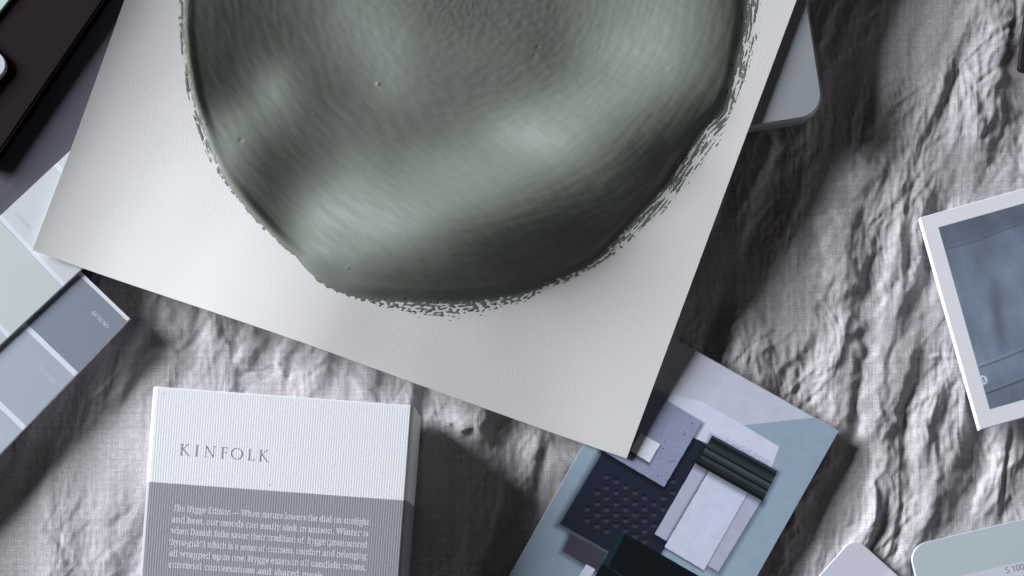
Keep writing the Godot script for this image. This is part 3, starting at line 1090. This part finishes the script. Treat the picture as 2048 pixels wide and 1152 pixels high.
func table_of(l: Array) -> PackedFloat32Array:
	var out := PackedFloat32Array()
	out.resize(NT)
	var n := l.size()
	for i in NT:
		var a := TAU * i / NT
		var k := 0
		while k < n and l[k][0] <= a:
			k += 1
		var hi: Array = l[k % n]
		var lo: Array = l[(k + n - 1) % n]
		var span := fposmod(hi[0] - lo[0], TAU)
		var t := fposmod(a - lo[0], TAU) / maxf(span, 1e-6)
		out[i] = lerpf(lo[1], hi[1], t)
	# round the corners of the table
	for pass_ in 3:
		var s := out.duplicate()
		for i in NT:
			out[i] = (s[(i + NT - 3) % NT] + s[(i + NT - 1) % NT] + s[i] + s[(i + 1) % NT] + s[(i + 3) % NT]) / 5.0
	return out

func look(tab: PackedFloat32Array, ang: float) -> float:
	var f := fposmod(ang, TAU) / TAU * NT
	var i := int(f)
	return lerpf(tab[i % NT], tab[(i + 1) % NT], f - i)

# Height of the sheet's upper face in mm, without the paint: it lies over the device and falls to the cards at its lower corners.
func sheet_h(s: float, t: float) -> float:
	var h := 18.2
	var l := 1.0 - smoothstep(20.0, 150.0, s)
	var b := clampf(1.0 - t / 130.0, 0, 1)
	h -= 8.2 * l * smoothstep(0, 1, b)
	# its left edge stands up, higher towards the far end
	h += (1.0 + 7.5 * smoothstep(10.0, 130.0, t)) * pow(clampf(1.0 - s / 130.0, 0, 1), 1.5) + 2.2 * exp(-s / 17.0)
	var r := clampf((s - 90.0) / 207.0, 0, 1)
	var c := 1.0 - pow(clampf(t / 140.0, 0, 1), 1.1)
	h -= 13.0 * smoothstep(0, 1, r) * c
	h += 3.5 * pow(sin(PI * clampf(s / 297.0, 0, 1)), 2.0) * smoothstep(0.0, 110.0, t)
	# the free corner curls up a little
	h += 0.9 * exp(-((s - 297.0) * (s - 297.0) + t * t) / 900.0)
	h += 0.25 * cockle.get_noise_2d(s / 90.0, t / 90.0)
	return h

func sheet_xz(s: float, t: float) -> Vector2:
	# where the edge stands up the sheet reaches less far
	var l := clampf(1.0 - s / 130.0, 0, 1)
	return sh_o + sh_ex * (s + 7.4 * l * l * smoothstep(0.0, 125.0, t)) * 0.001 + sh_ey * t * 0.001

# Broad paint strokes; their light and shade are shaped into the relief. Wanted brightness under
# the window (0 = darkest, 255 = brightest), over the swatch every 80 units from (380, -160).
const SHADE_TONES := [
	[60, 52, 66, 84, 108, 110, 96, 92, 95, 100, 112, 126, 132, 104, 50],
	[60, 50, 64, 82, 110, 110, 94, 88, 90, 92, 110, 128, 136, 108, 48],
	[60, 48, 62, 80, 110, 108, 90, 85, 88, 85, 110, 130, 140, 110, 45],
	[46, 40, 64, 80, 105, 118, 95, 92, 92, 85, 125, 150, 148, 105, 42],
	[44, 50, 116, 72, 85, 112, 95, 90, 92, 105, 140, 158, 140, 88, 40],
	[60, 112, 100, 74, 86, 90, 92, 108, 142, 160, 155, 118, 72, 42, 40],
	[80, 116, 58, 78, 118, 118, 134, 148, 156, 150, 112, 66, 42, 40, 40],
	[80, 80, 58, 126, 150, 152, 155, 150, 122, 82, 58, 42, 40, 40, 40],
	[80, 80, 76, 148, 144, 140, 122, 84, 60, 46, 40, 40, 40, 40, 40],
	[80, 80, 90, 100, 108, 78, 60, 48, 43, 40, 40, 40, 40, 40, 40],
	[80, 80, 90, 96, 90, 70, 56, 46, 42, 40, 40, 40, 40, 40, 40],
]
const GS := 8.0            # spacing of the height grid
const GN := 184
var lift := PackedFloat32Array()

func spline(p0: float, p1: float, p2: float, p3: float, t: float) -> float:
	return p1 + 0.5 * t * (p2 - p0 + t * (2.0 * p0 - 5.0 * p1 + 4.0 * p2 - p3 + t * (3.0 * (p1 - p2) + p3 - p0)))

func tone_at(px: float, py: float) -> float:
	var fx := clampf((px - 380.0) / 80.0, 0.0, 13.999)
	var fy := clampf((py + 160.0) / 80.0, 0.0, 9.999)
	var ix := int(fx)
	var iy := int(fy)
	var col := []
	for k in range(-1, 3):
		var row: Array = SHADE_TONES[clampi(iy + k, 0, 10)]
		col.append(spline(row[maxi(ix - 1, 0)], row[ix], row[mini(ix + 1, 14)], row[mini(ix + 2, 14)], fx - ix))
	return spline(col[0], col[1], col[2], col[3], fy - iy)

# Heights in mm made to yield those tones: their slopes summed up across the swatch, level with the paper at both rims.
func make_lift() -> void:
	lift.resize(GN * GN)
	var across := LIGHT.normalized()
	var down := Vector2(-across.y, across.x)
	var mm := 1000.0 * (D - 0.018) / F * GS
	for j in GN:
		var h := 0.0
		var before := -999.0
		var first := -1
		var last := -1
		for i in GN:
			var p := Vector2(CX, CY) + across * (i - GN / 2.0) * GS + down * (j - GN / 2.0) * GS
			var v := p - Vector2(CX, CY)
			if v.length() < look(rin, v.angle()):
				if first < 0:
					first = i
				last = i
				var b := pow(clampf(tone_at(p.x, p.y), 20.0, 200.0) / 255.0, 2.2)
				var w := Vector2(p.x - NX, p.y - NY) * ((D - 0.018) / F) - sh_o
				var det := sh_ex.x * sh_ey.y - sh_ex.y * sh_ey.x
				var s := 1000.0 * (w.x * sh_ey.y - w.y * sh_ey.x) / det
				var t := 1000.0 * (sh_ex.x * w.y - sh_ex.y * w.x) / det
				var now := sheet_h(s, t)
				h -= (now - before) if before > -900.0 else 0.0
				before = now
				h += (0.30 * pow(b / 0.115, 0.72 if b > 0.115 else 0.66) - 0.30) * mm
				lift[j * GN + i] = h
		if first < 0:
			continue
		# what is left at the far rim is let down: part evenly, the rest on the steep flank before the rim
		var flank := PackedFloat32Array()
		flank.resize(GN)
		var total := 0.0
		for i in range(first, last + 1):
			var p := Vector2(CX, CY) + across * (i - GN / 2.0) * GS + down * (j - GN / 2.0) * GS
			var k := pow(maxf(0.0, (78.0 - tone_at(p.x, p.y)) / 78.0), 1.5) * smoothstep(0.5, 0.7, (i - first + 1.0) / (last - first + 1.0))
			total += k
			flank[i] = total
		var share := 0.25 * smoothstep(0.5, 3.0, total)
		for i in range(first, last + 1):
			lift[j * GN + i] -= h * ((1.0 - share) * (i - first + 1.0) / (last - first + 1.0) + share * flank[i] / maxf(total, 0.01))
	for pass_ in 6:
		var old := lift.duplicate()
		for j in range(1, GN - 1):
			for i in range(1, GN - 1):
				var a := j * GN + i
				lift[a] = 0.4 * old[a] + 0.2 * (old[a - GN] + old[a + GN]) + 0.1 * (old[a - 1] + old[a + 1])

func shade_relief(px: float, py: float) -> float:  # swatch relief, shaped to bring out its light and dark sweeps
	var v := Vector2(px - CX, py - CY)
	var r := v.length()
	var edge := look(rin, v.angle())
	if r >= edge:
		return 0.0
	var across := LIGHT.normalized()
	var fu := (v.x * across.x + v.y * across.y) / GS + GN / 2.0
	var fv := (-v.x * across.y + v.y * across.x) / GS + GN / 2.0
	var iu := int(fu + 0.5)
	var iv := int(fv + 0.5)
	if iu < 1 or iv < 1 or iu > GN - 2 or iv > GN - 2:
		return 0.0
	var a := fu - iu
	var b := fv - iv
	var u0 := 0.5 * (0.5 - a) * (0.5 - a)
	var u1 := 0.75 - a * a
	var u2 := 0.5 * (0.5 + a) * (0.5 + a)
	var at := iv * GN + iu
	var h := 0.5 * (0.5 - b) * (0.5 - b) * (u0 * lift[at - GN - 1] + u1 * lift[at - GN] + u2 * lift[at - GN + 1])
	h += (0.75 - b * b) * (u0 * lift[at - 1] + u1 * lift[at] + u2 * lift[at + 1])
	h += 0.5 * (0.5 + b) * (0.5 + b) * (u0 * lift[at + GN - 1] + u1 * lift[at + GN] + u2 * lift[at + GN + 1])
	return h * smoothstep(0.0, 26.0, edge - r)

func build_sheet() -> void:
	cockle = noise(101, 2)
	var bl := P(65, 500, 0.0132)
	var br := P(1253, 917, 0.0061)
	sh_o = v2(bl)
	sh_ex = (v2(br) - v2(bl)) / 0.297
	var up := Vector2(0.349, -0.938).normalized()
	sh_ey = up * sh_ex.length()
	rin = polar_table([[1494, 0], [1490, 58], [1475, 120], [1470, 158], [1447, 225], [1409, 258], [1357, 331], [1322, 383], [1274, 435], [1232, 480], [1187, 525], [1100, 567], [1040, 590], [985, 600], [920, 607], [850, 608], [790, 604], [735, 600], [690, 590], [650, 572], [620, 548], [595, 515], [560, 488], [520, 447], [480, 402], [450, 360], [428, 318], [408, 265], [390, 215], [376, 150], [368, 90], [366, 30], [368, -40], [390, -150], [460, -300], [600, -440], [800, -520], [1000, -530], [1250, -450], [1400, -320], [1480, -160]])
	rout = polar_table([[1521, 10], [1514, 73], [1509, 104], [1496, 150], [1477, 194], [1464, 223], [1447, 262], [1388, 352], [1357, 396], [1308, 448], [1274, 474], [1232, 510], [1187, 538], [1100, 575], [1045, 605], [985, 622], [920, 637], [850, 636], [800, 625], [735, 605], [690, 592], [650, 574], [620, 550], [595, 517], [560, 491], [520, 452], [480, 408], [450, 370], [420, 325], [398, 275], [380, 215], [368, 150], [359, 90], [358, 30], [358, -40], [380, -150], [450, -310], [590, -460], [800, -540], [1000, -550], [1260, -470], [1420, -330], [1505, -160]])
	make_lift()
	var t := thing("painted_sheet", "large white paper sheet with a broad sage green paint swatch", "paper sheet", Vector3(bl.x, 0.0, bl.z))
	var o := Vector3(bl.x, 0.0, bl.z)
	# ---- paper
	var cs := 190
	var ct := 260
	var st := SurfaceTool.new()
	st.begin(Mesh.PRIMITIVE_TRIANGLES)
	var th := 0.0006
	var rows := []
	for j in ct + 1:
		for i in cs + 1:
			var s := SW * i / cs
			var q := SL * j / ct
			var xz := sheet_xz(s, q)
			var h := sheet_h(s, q)
			var k := F / (D - h * 0.001)
			h += shade_relief(NX + xz.x * k, NY + xz.y * k)
			rows.append(Vector3(xz.x, h * 0.001, xz.y) - o)
	var at := func(i: int, j: int) -> Vector3: return rows[j * (cs + 1) + i]
	for j in ct + 1:
		for i in cs + 1:
			var dx: Vector3 = at.call(mini(i + 1, cs), j) - at.call(maxi(i - 1, 0), j)
			var dy: Vector3 = at.call(i, mini(j + 1, ct)) - at.call(i, maxi(j - 1, 0))
			st.set_normal(dx.cross(dy).normalized())
			st.set_uv(Vector2(float(i) / cs * SW, float(j) / ct * SL) / 60.0)
			st.add_vertex(at.call(i, j))
	for j in ct:
		for i in cs:
			var a := j * (cs + 1) + i
			for v in [a, a + cs + 1, a + cs + 2, a, a + cs + 2, a + 1]:
				st.add_index(v)
	var paper := st.commit()
	# underside and edges
	st = SurfaceTool.new()
	st.begin(Mesh.PRIMITIVE_TRIANGLES)
	var dn := Vector3(0, -th, 0)
	for j in ct:
		for i in cs:
			var a: Vector3 = at.call(i, j) + dn
			var b: Vector3 = at.call(i + 1, j) + dn
			var c: Vector3 = at.call(i + 1, j + 1) + dn
			var d: Vector3 = at.call(i, j + 1) + dn
			for v in [a, b, c, a, c, d]:
				st.add_vertex(v)
	for e in 2:
		for i in cs:
			var a: Vector3 = at.call(i, e * ct)
			var b: Vector3 = at.call(i + 1, e * ct)
			for v in ([a, b, b + dn, a, b + dn, a + dn] if e == 0 else [a, b + dn, b, a, a + dn, b + dn]):
				st.add_vertex(v)
		for j in ct:
			var a: Vector3 = at.call(e * cs, j)
			var b: Vector3 = at.call(e * cs, j + 1)
			for v in ([a, b + dn, b, a, a + dn, b + dn] if e == 0 else [a, b, b + dn, a, b + dn, a + dn]):
				st.add_vertex(v)
	st.generate_normals()
	st.commit(paper)
	var pm := mat(lin(232, 230, 227), 0.75, 0.3)
	relief(pm, seamless(111, 1024, 0.07, 4), 0.0055)
	part("paper", paper, pm, t)
	build_paint(t, o)

func build_paint(t: Node3D, o: Vector3) -> void:
	var m := mat(Color(0.174, 0.193, 0.160).linear_to_srgb(), 0.5, 0.5)
	# fine in view, coarser where the swatch runs out of the picture
	var st := PaintMesh.new()
	var bris := noise(121)
	var gap := noise(122)
	var clump := noise(123, 2)
	var tooth := noise(124, 2)
	var streak := noise(126)
	for zone in [[14.0, 292.0, 8.0, 232.0, 0.45], [14.0, 296.0, 232.0, 330.0, 1.6]]:
		var step: float = zone[4]
		var ni := int((zone[1] - zone[0]) / step)
		var nj := int((zone[3] - zone[2]) / step)
		var pos := PackedVector3Array()
		var fld := PackedFloat32Array()
		pos.resize((ni + 1) * (nj + 1))
		fld.resize((ni + 1) * (nj + 1))
		for j in nj + 1:
			for i in ni + 1:
				var s: float = zone[0] + (zone[1] - zone[0]) * i / ni
				var q: float = zone[2] + (zone[3] - zone[2]) * j / nj
				var xz := sheet_xz(s, q)
				var h := sheet_h(s, q)
				var k := F / (D - h * 0.001)
				var px := NX + xz.x * k
				var py := NY + xz.y * k
				var v := Vector2(px - CX, py - CY)
				var r := v.length()
				var ang := v.angle()
				var a := look(rin, ang)
				var b := look(rout, ang)
				var at := j * (ni + 1) + i
				var f := 0.0
				if r > b + 14.0:
					f = -1.0
					pos[at] = Vector3(xz.x, h * 0.001, xz.y) - o
					fld[at] = f
					continue
				# edge of the paint: solid inside a, dry bristle marks between a and b
				var wob := 2.2 * gap.get_noise_2d(ang * 40.0, 0.0) + 1.2 * gap.get_noise_2d(px * 0.12, py * 0.12)
				var arc := ang * 560.0
				# long drags at the right, short dabs at the foot
				var dab := smoothstep(0.80, 0.96, sin(ang))
				var marks := bris.get_noise_2d(arc * 0.018, (r - a) * 0.25) * (1.15 - 0.75 * dab) + gap.get_noise_2d(arc * 0.085 + 70.0, (r - a) * 0.17) * (0.35 + 0.8 * dab)
				var into := (r - a - wob) / maxf(b - a, 1.0)
				if into < 0.0:
					f = -into * maxf(b - a, 1.0) / 6.0
					# bare flecks just inside the rough edge
					if r > a - 16.0 and b - a > 8.0:
						f = minf(f, 0.55 + 0.9 * marks + (a - r) * 0.05)
				else:
					f = 0.10 * (1.0 - into) - into * into * 0.5 + marks * 0.8
					f = minf(f, (1.12 - into) * 0.6)
				f = clampf(f, -1.0, 1.0)
				fld[at] = f
				# body of the paint
				var inside := clampf((a - r) / 40.0, 0, 1)
				var body := 0.10 + 0.55 * smoothstep(0.0, 0.5, inside)
				if r > a:
					body = 0.14
				body *= smoothstep(0.0, 0.35, f)
				# the bead of paint pushed to the edge at the left
				if px < 780.0:
					body += 0.28 * (1.0 - smoothstep(560.0, 760.0, px)) * exp(-pow((a - r - 9.0) / 7.0, 2.0))
				var along := bris.get_noise_2d(arc * 0.012 + 5.0, r * 0.05) * 0.045 + streak.get_noise_2d(arc * 0.008, r * 0.10) * 0.010
				var slant := clump.get_noise_2d((px * 0.80 + py * 0.60) * 0.012, (px * -0.60 + py * 0.80) * 0.05)
				body += (along + 0.06 * slant * inside) * minf(1.0, inside * 4.0)
				body += 0.014 * tooth.get_noise_2d(px * 0.16, py * 0.16)
				# dried nubs and pits
				for nub in NUBS:
					var dd: float = absf(px - nub[0]) + absf(py - nub[1])
					if dd < 16.0:
						body += nub[2] * exp(-((px - nub[0]) * (px - nub[0]) + (py - nub[1]) * (py - nub[1])) / (nub[3] * nub[3]))
				var hb := shade_relief(px, py)
				pos[at] = Vector3(xz.x, (h + hb + maxf(body, 0.03)) * 0.001, xz.y) - o
		st.add(pos, fld, ni, nj)
	part("paint", st.mesh(), m, t)

const NUBS := [[750, 150, 0.3, 3.6], [1195, 76, 0.2, 2.8], [1075, 74, -0.2, 4.0], [1068, 96, -0.15, 3.6], [698, 540, 0.2, 2.6], [482, 282, -0.25, 5.0], [1340, 140, 0.15, 5.0]]

class PaintMesh:
	var vs := PackedVector3Array()
	var ix := PackedInt32Array()
	func add(pos: PackedVector3Array, fld: PackedFloat32Array, ni: int, nj: int) -> void:
		var ref := PackedInt32Array()
		ref.resize(pos.size())
		ref.fill(-1)
		for j in nj:
			for i in ni:
				var a := j * (ni + 1) + i
				var c := [a, a + ni + 1, a + ni + 2, a + 1]
				var live := 0
				for k in 4:
					if fld[c[k]] > 0.0:
						live += 1
				if live == 0:
					continue
				var loop := PackedInt32Array()
				for k in 4:
					var p: int = c[k]
					var q: int = c[(k + 1) % 4]
					if fld[p] > 0.0:
						if ref[p] < 0:
							ref[p] = vs.size()
							vs.append(pos[p])
						loop.append(ref[p])
					if (fld[p] > 0.0) != (fld[q] > 0.0):
						var t := fld[p] / (fld[p] - fld[q])
						loop.append(vs.size())
						vs.append(pos[p].lerp(pos[q], t))
				for k in range(1, loop.size() - 1):
					ix.append(loop[0]); ix.append(loop[k]); ix.append(loop[k + 1])
	func mesh() -> ArrayMesh:
		var ns := PackedVector3Array()
		ns.resize(vs.size())
		for k in range(0, ix.size(), 3):
			var a := vs[ix[k]]
			var n := (vs[ix[k + 1]] - a).cross(vs[ix[k + 2]] - a)
			if n.y < 0:
				n = -n
			for e in 3:
				ns[ix[k + e]] += n
		for k in ns.size():
			ns[k] = ns[k].normalized() if ns[k].length_squared() > 0 else Vector3.UP
		var arr := []
		arr.resize(Mesh.ARRAY_MAX)
		arr[Mesh.ARRAY_VERTEX] = vs
		arr[Mesh.ARRAY_NORMAL] = ns
		arr[Mesh.ARRAY_INDEX] = ix
		var m := ArrayMesh.new()
		m.add_surface_from_arrays(Mesh.PRIMITIVE_TRIANGLES, arr)
		return m
